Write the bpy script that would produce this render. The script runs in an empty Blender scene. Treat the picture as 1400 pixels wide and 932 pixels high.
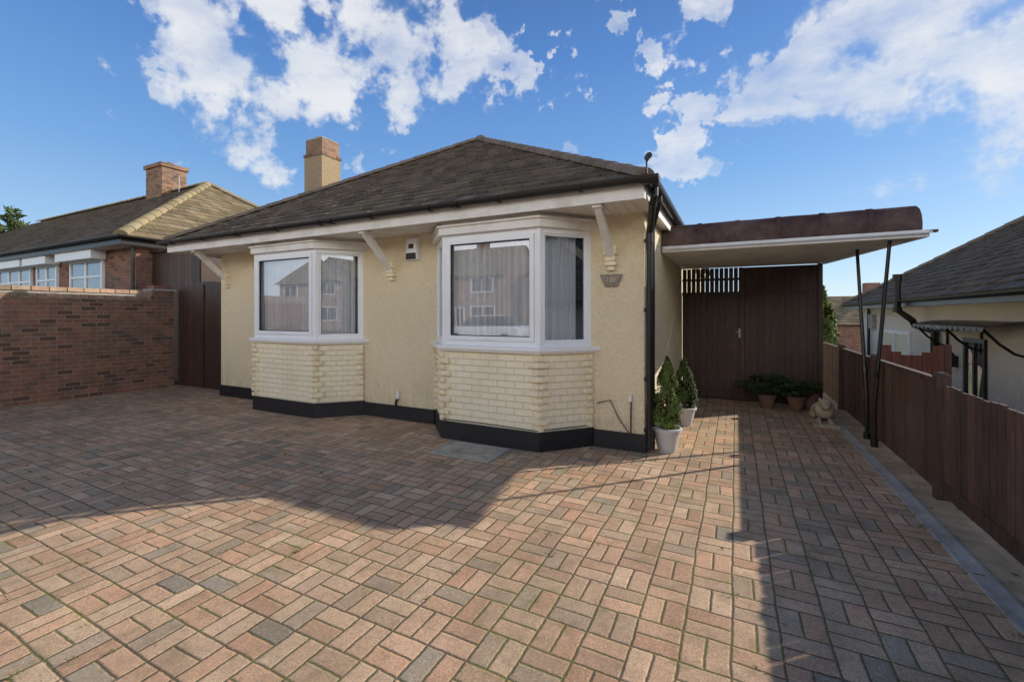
import bpy, math, random
from mathutils import Vector, Matrix
random.seed(7)
S = bpy.context.scene
R = random.random
def rr(a,b): return a+(b-a)*random.random()

# ---------------------------------------------------------------- materials
def newmat(name):
    m = bpy.data.materials.new(name); m.use_nodes = True
    nt = m.node_tree; nt.nodes.clear()
    out = nt.nodes.new('ShaderNodeOutputMaterial')
    bs = nt.nodes.new('ShaderNodeBsdfPrincipled')
    nt.links.new(bs.outputs[0], out.inputs[0])
    return m, nt, bs, out
class G:
    def __init__(s, nt): s.nt = nt
    def n(s, t, **k):
        x = s.nt.nodes.new(t)
        for a,b in k.items(): setattr(x,a,b)
        return x
    def set(s, sock, v):
        if hasattr(v,'is_output') or hasattr(v,'links'): s.nt.links.new(v, sock)
        elif v is not None: sock.default_value = v
    def m(s, op, a, b=None, c=None, clamp=False):
        x = s.n('ShaderNodeMath', operation=op); x.use_clamp = clamp
        s.set(x.inputs[0], a)
        if b is not None: s.set(x.inputs[1], b)
        if c is not None: s.set(x.inputs[2], c)
        return x.outputs[0]
    def pos(s): return s.n('ShaderNodeNewGeometry').outputs['Position']
    def sep(s, v):
        x = s.n('ShaderNodeSeparateXYZ'); s.set(x.inputs[0], v); return x.outputs
    def comb(s, a,b,c):
        x = s.n('ShaderNodeCombineXYZ'); s.set(x.inputs[0],a); s.set(x.inputs[1],b); s.set(x.inputs[2],c); return x.outputs[0]
    def noise(s, scale, detail=4, rough=.55, vec=None, col=False):
        x = s.n('ShaderNodeTexNoise'); s.set(x.inputs['Vector'], vec if vec is not None else s.pos())
        x.inputs['Scale'].default_value=scale; x.inputs['Detail'].default_value=detail; x.inputs['Roughness'].default_value=rough
        return x.outputs['Color' if col else 'Fac']
    def mr(s, v, a,b,c,d, smooth=False):
        x = s.n('ShaderNodeMapRange'); 
        if smooth: x.interpolation_type='SMOOTHSTEP'
        s.set(x.inputs[0], v)
        for i,q in enumerate((a,b,c,d)): s.set(x.inputs[1+i], q)
        return x.outputs[0]
    def mix(s, f, a, b, mode='MIX'):
        x = s.n('ShaderNodeMix', data_type='RGBA', blend_type=mode)
        s.set(x.inputs[0], f)
        for i,q in ((6,a),(7,b)):
            if isinstance(q, tuple) and len(q)==3: q = q+(1,)
            s.set(x.inputs[i], q)
        return x.outputs[2]
    def vscale(s, v, k):
        x = s.n('ShaderNodeVectorMath', operation='MULTIPLY'); s.set(x.inputs[0], v); x.inputs[1].default_value = k; return x.outputs[0]
    def vadd(s, v, k):
        x = s.n('ShaderNodeVectorMath', operation='ADD'); s.set(x.inputs[0], v); s.set(x.inputs[1],k); return x.outputs[0]
    def bump(s, bs, h, strength=.5, dist=.01):
        x = s.n('ShaderNodeBump'); x.inputs['Strength'].default_value=strength; x.inputs['Distance'].default_value=dist
        s.set(x.inputs['Height'], h); s.nt.links.new(x.outputs[0], bs.inputs['Normal'])
    def ramp(s, f, stops, const=False):
        x = s.n('ShaderNodeValToRGB'); s.set(x.inputs[0], f)
        cr = x.color_ramp
        if const: cr.interpolation='CONSTANT'
        while len(cr.elements) < len(stops): cr.elements.new(.5)
        for e,(p,c) in zip(cr.elements, stops): e.position=p; e.color=(c[0],c[1],c[2],1)
        return x.outputs[0]

def M_basic(name, col, rough=.6, var=.15, vscale=6, bscale=80, bstr=.15, bdist=.003, metal=0, vcol=False, dirt=None, dirtamt=.5, stretch=None):
    m,nt,bs,out = newmat(name); g=G(nt)
    v = g.pos()
    if stretch: v = g.vscale(v, stretch)
    n1 = g.noise(vscale,4,.6,vec=v)
    lo = tuple(c*(1-var) for c in col); hi = tuple(min(1,c*(1+var)) for c in col)
    c = g.mix(g.mr(n1,.3,.7,0,1), lo, hi)
    if dirt:
        n2 = g.noise(2.3,6,.65)
        c = g.mix(g.m('MULTIPLY', g.mr(n2,.48,.68,0,1), dirtamt), c, dirt)
    if vcol:
        a = g.n('ShaderNodeAttribute'); a.attribute_name='Col'
        c = g.mix(1.0, c, a.outputs['Color'], 'MULTIPLY')
    g.set(bs.inputs['Base Color'], c); bs.inputs['Roughness'].default_value=rough; bs.inputs['Metallic'].default_value=metal
    if bstr: g.bump(bs, g.noise(bscale,3,.6,vec=v), bstr, bdist)
    return m

def M_render(name, col, grime=True):
    m,nt,bs,out = newmat(name); g=G(nt)
    n = g.noise(32,4,.7); n0=g.noise(1.3,5,.6)
    vo = g.n('ShaderNodeTexVoronoi'); vo.inputs['Scale'].default_value=62; g.set(vo.inputs['Vector'], g.pos())
    h = g.m('ADD', g.m('MULTIPLY', n, 1.2), g.m('MULTIPLY', vo.outputs['Distance'], -.8))
    c = g.mix(g.mr(n0,.35,.65,0,1), tuple(x*.95 for x in col), col)
    c = g.mix(g.mr(h,-.05,.34,.24,0), c, tuple(x*q for x,q in zip(col,(.74,.65,.54))))
    if grime:
        p = g.sep(g.pos())
        sv = g.noise(3,6,.7,vec=g.comb(g.m('MULTIPLY',g.m('ADD',p[0],p[1]),3.0), p[2], 0.0))
        d = g.m('MULTIPLY', g.mr(p[2],.15,.75,.55,.0), g.mr(sv,.42,.7,.0,1))
        d2 = g.m('MULTIPLY', g.mr(p[2],2.1,2.7,0,.35), g.mr(sv,.5,.7,0,1))
        c = g.mix(g.m('ADD',d,d2,clamp=True), c, (.48,.38,.24))
    g.set(bs.inputs['Base Color'], c); bs.inputs['Roughness'].default_value=.9
    g.bump(bs, h, 1.0, .018)
    return m

def M_brick(name, c1, c2, mortar, paint=False, bw=.225, bh=.075, mort=.012, bumpd=.006, grime=.55):
    m,nt,bs,out = newmat(name); g=G(nt)
    p = g.sep(g.pos())
    v = g.comb(g.m('ADD',p[0],p[1]), p[2], 0.0)
    b = g.n('ShaderNodeTexBrick'); g.set(b.inputs['Vector'], v)
    b.inputs['Scale'].default_value=1; b.inputs['Brick Width'].default_value=bw; b.inputs['Row Height'].default_value=bh
    b.inputs['Mortar Size'].default_value=mort*.5; b.inputs['Mortar Smooth'].default_value=.25; b.inputs['Bias'].default_value=0
    b.inputs['Color1'].default_value=(0,0,0,1); b.inputs['Color2'].default_value=(1,1,1,1); b.inputs['Mortar'].default_value=(.5,.5,.5,1)
    rnd = b.outputs['Color']; fac = b.outputs['Fac']
    n = g.noise(30,5,.65); big=g.noise(1.1,5,.6)
    mid = tuple((a+c)/2*q for a,c,q in zip(c1,c2,(1.15,.95,.9)))
    if paint:
        col = g.mix(rnd, c1, c2)
        col = g.mix(g.mr(n,.4,.7,0,.35), col, tuple(x*.8 for x in c2))
    else:
        col = g.ramp(rnd, [(0,c1),(.35,mid),(.65,c2),(.9,tuple(x*.45 for x in c1))])
        col = g.mix(g.mr(n,.35,.7,0,.45), col, tuple(x*.5 for x in c2))
    col = g.mix(fac, col, mortar)
    col = g.mix(g.mr(big,.5,.75,0,grime), col, tuple(x*.5 for x in mortar) if not paint else tuple(x*.86 for x in mortar))
    if grime>.6:
        st = g.noise(4,6,.75); col = g.mix(g.mr(st,.45,.7,0,.6), col, (.07,.055,.045))
    g.set(bs.inputs['Base Color'], col); bs.inputs['Roughness'].default_value=.85
    h = g.m('ADD', g.m('MULTIPLY', fac, -1.0), g.m('MULTIPLY', n, .5))
    g.bump(bs, h, .9, bumpd)
    return m

def M_pavers():
    m,nt,bs,out = newmat('block_paving'); g=G(nt)
    s=.205
    P = g.pos()
    wob = g.vscale(g.noise(2.2,2,.5,col=True), (.025,.025,0))
    wob2 = g.vscale(g.noise(26,1,.5,col=True), (.008,.008,0))
    p = g.sep(g.vadd(g.vadd(P,wob),wob2))
    px=g.m('DIVIDE',p[0],s); py=g.m('DIVIDE',p[1],s)
    cx=g.m('FLOOR',px); cy=g.m('FLOOR',py); fx=g.m('FRACT',px); fy=g.m('FRACT',py)
    par=g.m('FLOORED_MODULO', g.m('ADD',cx,cy), 2.0)
    par=g.m('GREATER_THAN',par,.5)
    u=g.m('ADD',fx,g.m('MULTIPLY',par,g.m('SUBTRACT',fy,fx)))
    v=g.m('ADD',fy,g.m('MULTIPLY',par,g.m('SUBTRACT',fx,fy)))
    v2=g.m('MULTIPLY',v,2.0); b=g.m('FLOOR',v2); fv=g.m('FRACT',v2)
    eu=g.m('MULTIPLY',g.m('MINIMUM',u,g.m('SUBTRACT',1.0,u)),s)
    ev=g.m('MULTIPLY',g.m('MINIMUM',fv,g.m('SUBTRACT',1.0,fv)),s/2)
    e=g.m('MINIMUM',eu,ev)
    wn=g.n('ShaderNodeTexWhiteNoise',noise_dimensions='3D')
    g.set(wn.inputs['Vector'], g.comb(cx,cy,g.m('ADD',b,g.m('MULTIPLY',par,3.0))))
    rc=g.sep(wn.outputs['Color'])
    zone=g.noise(.55,3,.5)
    sel=g.m('ADD',g.m('MULTIPLY',rc[0],.96),g.m('MULTIPLY',g.m('SUBTRACT',zone,.5),.6),clamp=True)
    col=g.ramp(sel,[(0,(.76,.48,.30)),(.25,(.66,.375,.225)),(.42,(.79,.55,.35)),(.64,(.70,.44,.275)),(.84,(.56,.41,.275)),(.95,(.42,.34,.24)),(1,(.34,.29,.22))])
    val=g.mr(rc[1],0,1,.82,1.12)
    col=g.mix(1.0,col,g.comb(val,val,val),'MULTIPLY')
    sp=g.noise(150,3,.85); col=g.mix(g.mr(sp,.47,.64,0,.68),col,(.19,.135,.09))
    sp2=g.noise(100,2,.8); col=g.mix(g.mr(sp2,.56,.68,0,.5),col,(.88,.72,.54))
    gr=g.noise(1.4,6,.7); col=g.mix(g.mr(gr,.43,.70,0,.5),col,(.20,.155,.10))
    st=g.noise(6,5,.75); col=g.mix(g.mr(st,.50,.74,0,.48),col,(.155,.12,.08))
    joint=g.mr(g.m('ADD',e,g.m('MULTIPLY',g.m('SUBTRACT',sp2,.5),.007)),.0022,.0072,1,0,True)
    ms=g.noise(1.7,4,.6); jc=g.mix(g.mr(ms,.40,.60,0,1),(.12,.09,.06),(.17,.175,.045))
    mo=g.m('MULTIPLY',g.mr(ms,.50,.70,0,1),g.mr(e,.0,.035,1,0)); mo=g.m('MULTIPLY',mo,g.mr(st,.42,.6,0,1))
    col=g.mix(g.m('MULTIPLY',mo,.7),col,(.18,.18,.05))
    col=g.mix(g.m('MULTIPLY',joint,.92),col,jc)
    g.set(bs.inputs['Base Color'],col); bs.inputs['Roughness'].default_value=.9; bs.inputs['Specular IOR Level'].default_value=.2
    h=g.m('ADD',g.m('MULTIPLY',g.mr(e,0,.012,0,1,True),1.0),g.m('MULTIPLY',sp,.4))
    h=g.m('ADD',h,g.m('MULTIPLY',rc[2],.5))
    h=g.m('ADD',h,g.m('MULTIPLY',g.m('MULTIPLY',g.m('SUBTRACT',rc[2],.5),u),1.6))
    g.bump(bs,h,.8,.005)
    return m

def M_tiles(name, col, moss=(.25,.22,.12), mossamt=.4):
    m,nt,bs,out = newmat(name); g=G(nt)
    a = g.n('ShaderNodeAttribute'); a.attribute_name='Col'
    c = g.mix(1.0, tuple(col), a.outputs['Color'], 'MULTIPLY')
    n = g.noise(25,4,.7); c = g.mix(g.mr(n,.4,.7,0,.4), c, tuple(x*.45 for x in col))
    k = g.noise(3.5,6,.75); c = g.mix(g.mr(k,.5,.7,0,mossamt), c, moss)
    l = g.noise(55,2,.7); c = g.mix(g.mr(l,.60,.7,0,.55), c, (.5,.47,.36))
    g.set(bs.inputs['Base Color'], c); bs.inputs['Roughness'].default_value=.95; bs.inputs['Specular IOR Level'].default_value=.15
    g.bump(bs, n, .5, .006)
    return m

def M_leaf(name, col):
    m,nt,bs,out = newmat(name); g=G(nt)
    a = g.n('ShaderNodeAttribute'); a.attribute_name='Col'
    c = g.mix(1.0, tuple(col), a.outputs['Color'], 'MULTIPLY')
    c = g.mix(g.mr(g.noise(9,2,.6),.35,.65,0,.5), c, tuple(x*.5 for x in col))
    g.set(bs.inputs['Base Color'], c); bs.inputs['Roughness'].default_value=.7; bs.inputs['Specular IOR Level'].default_value=.2
    return m

def M_glass():
    m,nt,bs,out = newmat('window_glass'); g=G(nt); nt.nodes.remove(bs)
    t=g.n('ShaderNodeBsdfTransparent'); t.inputs[0].default_value=(.93,.95,.96,1)
    gl=g.n('ShaderNodeBsdfGlossy'); gl.inputs['Roughness'].default_value=.012; gl.inputs[0].default_value=(.85,.9,1,1)
    bp=g.n('ShaderNodeBump'); bp.inputs['Strength'].default_value=.06; bp.inputs['Distance'].default_value=.01
    g.set(bp.inputs['Height'],g.noise(1.6,1,.4)); nt.links.new(bp.outputs[0],gl.inputs['Normal'])
    f=g.n('ShaderNodeFresnel'); f.inputs[0].default_value=1.5
    fac=g.mr(f.outputs[0],0,1,.20,1)
    x=g.n('ShaderNodeMixShader'); g.set(x.inputs[0],fac); nt.links.new(t.outputs[0],x.inputs[1]); nt.links.new(gl.outputs[0],x.inputs[2])
    nt.links.new(x.outputs[0],out.inputs[0]); return m

MAT={}
MAT['render']=M_render('cream_roughcast',(.96,.83,.57))
MAT['pbrick']=M_brick('cream_painted_brick',(.92,.83,.61),(.95,.86,.64),(.80,.69,.48),paint=True,bumpd=.012)
MAT['quoin']=M_basic('cream_quoin',(.91,.80,.57),.9,.1,20,60,.8,.01,dirt=(.58,.47,.31),dirtamt=.5)
MAT['black']=M_basic('black_bitumen_paint',(.012,.012,.016),.5,.3,8,60,.3,.004)
MAT['gutter']=M_basic('black_plastic',(.014,.013,.013),.35,.2,8,90,.05,.001)
MAT['upvc']=M_basic('white_upvc',(.87,.88,.89),.3,.03,5,50,.02,.001)
MAT['wpaint']=M_basic('white_weathered_paint',(.84,.82,.77),.55,.06,7,60,.15,.002,dirt=(.5,.42,.32),dirtamt=.45)
MAT['soffit']=M_basic('soffit_boards',(.84,.81,.75),.5,.05,4,50,.05,.002,dirt=(.5,.42,.33),dirtamt=.35)
MAT['tile']=M_tiles('concrete_roof_tiles',(.155,.125,.098),(.22,.185,.11),.5)
MAT['tile_tan_and_sunlit']=M_tiles('tan_and_sunlit_roof_tiles',(.25,.195,.12),(.24,.21,.10),.45)
MAT['ridge']=M_tiles('ridge_tiles',(.21,.165,.13),(.24,.2,.12),.5)
MAT['ridge_tan']=M_tiles('tan_ridge_tiles',(.33,.26,.155),(.22,.19,.09),.4)
MAT['brick']=M_brick('red_brown_brick',(.21,.105,.07),(.29,.15,.092),(.25,.21,.17),grime=.85,bw=.215,mort=.016)
MAT['brick_r']=M_brick('red_brick',(.30,.13,.085),(.35,.17,.11),(.28,.24,.2),grime=.7)
MAT['brick_o']=M_brick('brown_brick',(.32,.20,.14),(.38,.25,.18),(.38,.34,.29))
MAT['chim']=M_brick('chimney_brick',(.32,.16,.095),(.38,.22,.13),(.34,.28,.2),grime=.75)
MAT['chimr']=M_render('chimney_roughcast',(.45,.34,.21),False)
MAT['wood']=M_basic('dark_brown_boards',(.055,.028,.020),.5,.35,5,30,.4,.004,vcol=True,stretch=(6,6,.7))
MAT['fence']=M_basic('brown_stained_fence',(.11,.06,.043),.75,.35,5,30,.5,.004,vcol=True,stretch=(6,6,.7),dirt=(.14,.11,.08),dirtamt=.45)
MAT['mans']=M_basic('brown_felt',(.068,.031,.026),.65,.45,9,40,.5,.01,dirt=(.20,.15,.12),dirtamt=.6)
MAT['white_cream']=M_render('white_roughcast',(.88,.85,.77))
MAT['conc']=M_basic('concrete',(.36,.34,.31),.9,.2,4,90,.4,.004,dirt=(.15,.14,.1))
MAT['dirt']=M_basic('sandy_concrete_strip',(.60,.45,.29),.95,.25,5,60,.7,.01,dirt=(.24,.19,.10),dirtamt=.6)
MAT['drain']=M_basic('grey_drain_grating',(.48,.46,.42),.85,.2,5,60,.2,.003,dirt=(.2,.17,.12))
MAT['manhole']=M_basic('manhole_infill',(.50,.45,.34),.95,.3,8,120,.7,.005,dirt=(.2,.18,.10))
MAT['metal']=M_basic('galvanised_steel',(.42,.41,.39),.6,.15,8,60,.1,.001,metal=.3)
MAT['leaf']=M_leaf('conifer_foliage',(.105,.15,.035))
MAT['leaf2']=M_leaf('shrub_foliage',(.055,.085,.028))
MAT['leaf3']=M_leaf('tree_foliage',(.07,.10,.035))
MAT['weed']=M_leaf('moss_and_weeds',(.18,.20,.055))
MAT['litter']=M_leaf('dead_leaves',(.16,.09,.04))
MAT['bark']=M_basic('bark',(.1,.07,.045),.9,.3,10,40,.6,.01)
MAT['pot']=M_basic('grey_pot',(.56,.55,.54),.6,.08,8,60,.1,.002,dirt=(.3,.27,.22))
MAT['terra']=M_basic('terracotta',(.20,.10,.065),.8,.2,8,60,.2,.002,dirt=(.12,.1,.08))
MAT['stone']=M_basic('carved_stone',(.45,.38,.28),.9,.2,12,70,.5,.006,dirt=(.15,.13,.09))
MAT['coping']=M_basic('coping_brick',(.36,.24,.165),.9,.2,12,70,.5,.006,vcol=True,dirt=(.17,.14,.1),dirtamt=.7)
MAT['curtain']=M_basic('net_curtain',(.84,.84,.85),.9,.08,40,200,.1,.002,vcol=True)
MAT['dark']=M_basic('dark_interior',(.03,.03,.03),.9,.1,5,50,0,.001)
MAT['glass']=M_glass()
MAT['asphalt']=M_basic('asphalt',(.055,.055,.055),.9,.2,3,150,.5,.004)
MAT['kerb']=M_basic('concrete_paving',(.38,.36,.33),.9,.12,3,90,.3,.003)
MAT['grass']=M_basic('rough_grass_ground',(.08,.09,.035),.95,.4,3,40,.6,.02,dirt=(.16,.13,.08),dirtamt=.7)
MAT['carpaint']=M_basic('silver_car_paint',(.45,.47,.5),.25,.03,3,40,0,.001,metal=.6)
MAT['rubber']=M_basic('rubber',(.02,.02,.02),.8,.1,8,60,.1,.002)
MAT['cream_text']=M_basic('worn_letters',(.52,.47,.36),.6,.05,8,60,0,.001)
MAT['slate']=M_basic('plaque_slate',(.26,.22,.18),.8,.35,14,60,.5,.004)
MAT['pavers']=M_pavers()

# ---------------------------------------------------------------- mesh builder
class MB:
    def __init__(s): s.v=[]; s.f=[]; s.c=[]
    def quad(s,pts,c=(1,1,1)):
        i=len(s.v); s.v+= [tuple(p) for p in pts]; s.f.append(tuple(range(i,i+len(pts)))); s.c.append(c)
    def hexa(s,b,t,c=(1,1,1)):
        i=len(s.v); n=len(b); s.v+=[tuple(p) for p in b]+[tuple(p) for p in t]
        s.f.append(tuple(i+n-1-k for k in range(n))); s.c.append(c)
        s.f.append(tuple(i+n+k for k in range(n))); s.c.append(c)
        for k in range(n):
            k2=(k+1)%n; s.f.append((i+k,i+k2,i+n+k2,i+n+k)); s.c.append(c)
    def box(s,x0,x1,y0,y1,z0,z1,c=(1,1,1)):
        s.hexa([(x0,y0,z0),(x1,y0,z0),(x1,y1,z0),(x0,y1,z0)],[(x0,y0,z1),(x1,y0,z1),(x1,y1,z1),(x0,y1,z1)],c)
    def prism(s,poly,z0,z1,c=(1,1,1)):
        s.hexa([(p[0],p[1],z0) for p in poly],[(p[0],p[1],z1) for p in poly],c)
    def fbox(s,A,d,n,s0,s1,z0,z1,o0,o1,c=(1,1,1)):
        def P(a,o,z): return (A[0]+d[0]*a+n[0]*o, A[1]+d[1]*a+n[1]*o, z)
        s.hexa([P(s0,o1,z0),P(s1,o1,z0),P(s1,o0,z0),P(s0,o0,z0)],[P(s0,o1,z1),P(s1,o1,z1),P(s1,o0,z1),P(s0,o0,z1)],c)
    def beam(s,p0,p1,w,h,c=(1,1,1),up=(0,0,1)):
        p0=Vector(p0);p1=Vector(p1);d=(p1-p0).normalized();a=d.cross(Vector(up))
        if a.length<1e-3: a=d.cross(Vector((0,1,0)))
        a.normalize(); b=a.cross(d).normalized()
        q=[(-w/2,-h/2),(w/2,-h/2),(w/2,h/2),(-w/2,h/2)]
        s.hexa([p0+a*x+b*y for x,y in q],[p1+a*x+b*y for x,y in q],c)
    def tube(s,path,r,seg=10,c=(1,1,1)):
        path=[Vector(p) for p in path]; rs=r if isinstance(r,(list,tuple)) else [r]*len(path)
        base=len(s.v)
        prev=None
        for i,p in enumerate(path):
            d=(path[min(i+1,len(path)-1)]-path[max(i-1,0)]).normalized()
            a=d.cross(Vector((0,0,1))) if prev is None else prev-d*prev.dot(d)
            if a.length<1e-3: a=d.cross(Vector((0,1,0)))
            a.normalize(); prev=a; b=a.cross(d)
            for k in range(seg):
                t=2*math.pi*k/seg; s.v.append(tuple(p+(a*math.cos(t)+b*math.sin(t))*rs[i]))
        for i in range(len(path)-1):
            for k in range(seg):
                k2=(k+1)%seg; s.f.append((base+i*seg+k,base+i*seg+k2,base+(i+1)*seg+k2,base+(i+1)*seg+k)); s.c.append(c)
        s.f.append(tuple(base+k for k in range(seg))); s.c.append(c)
        s.f.append(tuple(base+(len(path)-1)*seg+k for k in range(seg-1,-1,-1))); s.c.append(c)
    def lathe(s,prof,cx,cy,seg=24,c=(1,1,1)):
        base=len(s.v)
        for r,z in prof:
            for k in range(seg):
                t=2*math.pi*k/seg; s.v.append((cx+r*math.cos(t),cy+r*math.sin(t),z))
        for i in range(len(prof)-1):
            for k in range(seg):
                k2=(k+1)%seg; s.f.append((base+i*seg+k,base+i*seg+k2,base+(i+1)*seg+k2,base+(i+1)*seg+k)); s.c.append(c)
    def leaf(s,p,size,c,nrm=None,asp=.5):
        n=Vector((rr(-1,1),rr(-1,1),rr(-1,1))) if nrm is None else Vector(nrm)
        n.normalize(); a=n.orthogonal().normalized(); a=Matrix.Rotation(rr(0,6.28),3,n)@a; b=n.cross(a)
        p=Vector(p); s.quad([p-a*size,p-b*size*asp,p+a*size,p+b*size*asp],c)
    def ell(s,c0,r,seg=14,rings=9,c=(1,1,1)):
        base=len(s.v)
        for i in range(rings+1):
            ph=math.pi*i/rings
            for k in range(seg):
                t=2*math.pi*k/seg
                s.v.append((c0[0]+r[0]*math.sin(ph)*math.cos(t),c0[1]+r[1]*math.sin(ph)*math.sin(t),c0[2]+r[2]*math.cos(ph)))
        for i in range(rings):
            for k in range(seg):
                k2=(k+1)%seg; s.f.append((base+i*seg+k,base+i*seg+k2,base+(i+1)*seg+k2,base+(i+1)*seg+k)); s.c.append(c)
    def obj(s,name,mat,parent=None,bevel=0,smooth=False):
        me=bpy.data.meshes.new(name); me.from_pydata(s.v,[],s.f)
        ca=me.color_attributes.new('Col','FLOAT_COLOR','CORNER')
        data=[]
        for f,c in zip(s.f,s.c):
            for _ in f: data+= [c[0],c[1],c[2],1]
        ca.data.foreach_set('color',data)
        me.materials.append(MAT[mat]); me.validate()
        if smooth:
            for p in me.polygons: p.use_smooth=True
        o=bpy.data.objects.new(name,me); S.collection.objects.link(o)
        if parent: o.parent=parent
        if bevel:
            b=o.modifiers.new('bevel','BEVEL'); b.width=bevel; b.segments=2; b.limit_method='ANGLE'
        return o
def grp(name):
    e=bpy.data.objects.new(name,None); S.collection.objects.link(e); e.empty_display_size=.2; return e
def gv(a,b):
    x=rr(a,b); return (x*rr(.95,1.05),x,x*rr(.93,1.05))

def slope(mb,A,B,C,D,gauge=.20,tw=.24,th=.03,lo=.6,hi=1.35):
    A=Vector(A);B=Vector(B);C=Vector(C);D=Vector(D)
    ux=(B-A).normalized(); W=(B-A).length
    n=ux.cross(C-A)
    n.normalize()
    if n.z<0: n=-n
    up=n.cross(ux).normalized()
    if up.z<0: up=-up
    L=(C-A).dot(up); ca=(C-A).dot(ux); da=(D-A).dot(ux)
    def rng(t):
        k=min(1,max(0,t/L)); return ca*k, W+(da-W)*k
    rows=int(L/gauge); g2=L/rows
    for i in range(rows):
        t0=i*g2-(.03 if i==0 else 0); t1=min((i+1)*g2+.02,L)
        a0,b0=rng(t0);a1,b1=rng(t1)
        off=(i%2)*tw*.5+rr(-.01,.01)
        u=math.floor((min(a0,a1)-off)/tw)*tw+off
        while u<max(b0,b1):
            u0=u+.004;u1=u+tw-.004
            l0=min(max(u0,a0),b0);l1=min(max(u1,a0),b0);h0=min(max(u0,a1),b1);h1=min(max(u1,a1),b1)
            if l1-l0>.01 or h1-h0>.01:
                j=rr(-.004,.007);k=rr(-.004,.004)
                P=lambda uu,t,o: A+ux*uu+up*t+n*o
                ts=t0+rr(-.006,.006)
                p=[P(l0,ts,th+j),P(l1,ts,th+j+k),P(h1,t1,.004),P(h0,t1,.004)]
                c=gv(lo,hi)
                mb.quad(p,c); mb.quad([P(l0,ts,-.004),P(l1,ts,-.004),p[1],p[0]],c)
                mb.quad([P(l1,ts,-.004),P(h1,t1,0),p[2],p[1]],c); mb.quad([P(l0,ts,-.004),P(h0,t1,0),p[3],p[0]],c)
            u+=tw
def ridge(mb,p0,p1,r=.11,ln=.38,lo=.8,hi=1.2,lift=.0):
    p0=Vector(p0);p1=Vector(p1);d=p1-p0;L=d.length;d.normalize();a=d.cross(Vector((0,0,1))).normalized();b=a.cross(d).normalized()
    n=max(1,round(L/ln));q=L/n
    for i in range(n):
        c=gv(lo,hi);s=p0+d*(i*q)+b*lift;e=p0+d*((i+1)*q+.03)+b*lift;base=len(mb.v);K=8
        for pt,rad in ((s,r*1.12),(e,r*.95)):
            for k in range(K+1):
                t=math.pi*k/K; mb.v.append(tuple(pt+a*math.cos(t)*rad+b*(math.sin(t)*rad*.75-.03)))
        for k in range(K):
            mb.f.append((base+k,base+k+1,base+K+2+k,base+K+1+k)); mb.c.append(c)
        mb.f.append(tuple(base+k for k in range(K+1))); mb.c.append(c)

# ================================================================ GROUND
gnd=MB()
xs=[-500,-200,-80,-40,-12,1.56,1.62,8,20,40,80,200,500]; ys=[-500,-200,-60,-20,0,10,18,25,35,50,80,120,200,500]
def gz(x,y):
    z=-.02
    if x>1.6: z=-.85
    if y>18: z-=min((y-18)*.07,6)
    return z
for i in range(len(xs)-1):
    for j in range(len(ys)-1):
        gnd.quad([(x,y,gz(x,y)) for x,y in ((xs[i],ys[j]),(xs[i+1],ys[j]),(xs[i+1],ys[j+1]),(xs[i],ys[j+1]))])
gnd.obj('ground','grass')
dv=MB(); dv.quad([(-10.6,-2.6,.004),(1.2,-2.6,.004),(1.2,8.75,.004),(-10.6,8.75,.004)]); dv.obj('driveway','pavers')
st=MB(); st.quad([(1.31,-2.6,.003),(1.56,-2.6,.003),(1.56,10.5,.003),(1.31,10.5,.003)]); st.obj('edging_strip','dirt')
pv=MB(); pv.box(-60,60,-4.4,-2.6,-.1,.0); pv.obj('pavement','kerb')
rd=MB(); rd.quad([(-80,-10.5,-.012),(80,-10.5,-.012),(80,-4.4,-.012),(-80,-4.4,-.012)]); rd.obj('road','asphalt')
dr=grp('drain_channel')
m=MB()
y=-2.5
while y<8.6:
    ox=rr(-.004,.004)
    m.box(1.2+ox,1.222+ox,y,y+.994,.0,.016); m.box(1.288+ox,1.31+ox,y,y+.994,.0,.016)
    yy=y+.01
    while yy<y+.98:
        m.box(1.222+ox,1.288+ox,yy,yy+.027,.0,.012); yy+=.036
    y+=1.0
m.obj('grating','drain',dr)
m=MB(); m.quad([(1.2,-2.6,.001),(1.31,-2.6,.001),(1.31,8.7,.001),(1.2,8.7,.001)]); m.obj('channel','black',dr)
mh=grp('manhole_cover'); m=MB()
m.box(-2.93,-2.25,3.92,4.34,.0,.014); m.obj('infill','manhole',mh)
m=MB()
for a in ((-2.96,-2.22,3.89,3.922),(-2.96,-2.22,4.338,4.37),(-2.96,-2.928,3.922,4.338),(-2.252,-2.22,3.922,4.338)): m.box(*a,.0,.02)
for x,y in ((-2.88,3.97),(-2.3,4.29)): m.box(x-.02,x+.02,y-.01,y+.01,.0,.024)
m.obj('frame','metal',mh)
m=MB(); m2=MB()
def tuft(x,y,n,s):
    for _ in range(n): m.leaf((x+random.gauss(0,s),y+random.gauss(0,s),.008+R()*.014),rr(.004,.012),gv(.6,1.3),asp=.3)
for k in range(210):
    a=random.choice((0,1,1,2,3)); 
    if a==0: x,y=rr(-10.4,1.1),rr(-.5,8)
    elif a==1: x,y=rr(-8,1.1),rr(.6,3.2)
    elif a==2: x,y=rr(-8.5,-.9),4.91
    else: x,y=rr(1.17,1.21),rr(.5,8)
    x=round(x/.205*2)*.205/2 if a in(0,1) else x
    if a==2 and (-7.3<x<-4.95 or -3.7<x<-1.43): y=4.40
    tuft(x,y,int(rr(5,14)),.013)
m.obj('moss','weed')
for k in range(120):
    a=R(); 
    if a<.4: x,y=rr(-.85,1.1),rr(6,8.6)
    elif a<.7: x,y=rr(1.3,1.48),rr(1,8)
    else: x,y=rr(-9,1.1),rr(.8,5)
    m2.leaf((x,y,.012),rr(.008,.02),gv(.5,1.5),nrm=(rr(-.3,.3),rr(-.3,.3),1),asp=.5)
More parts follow.
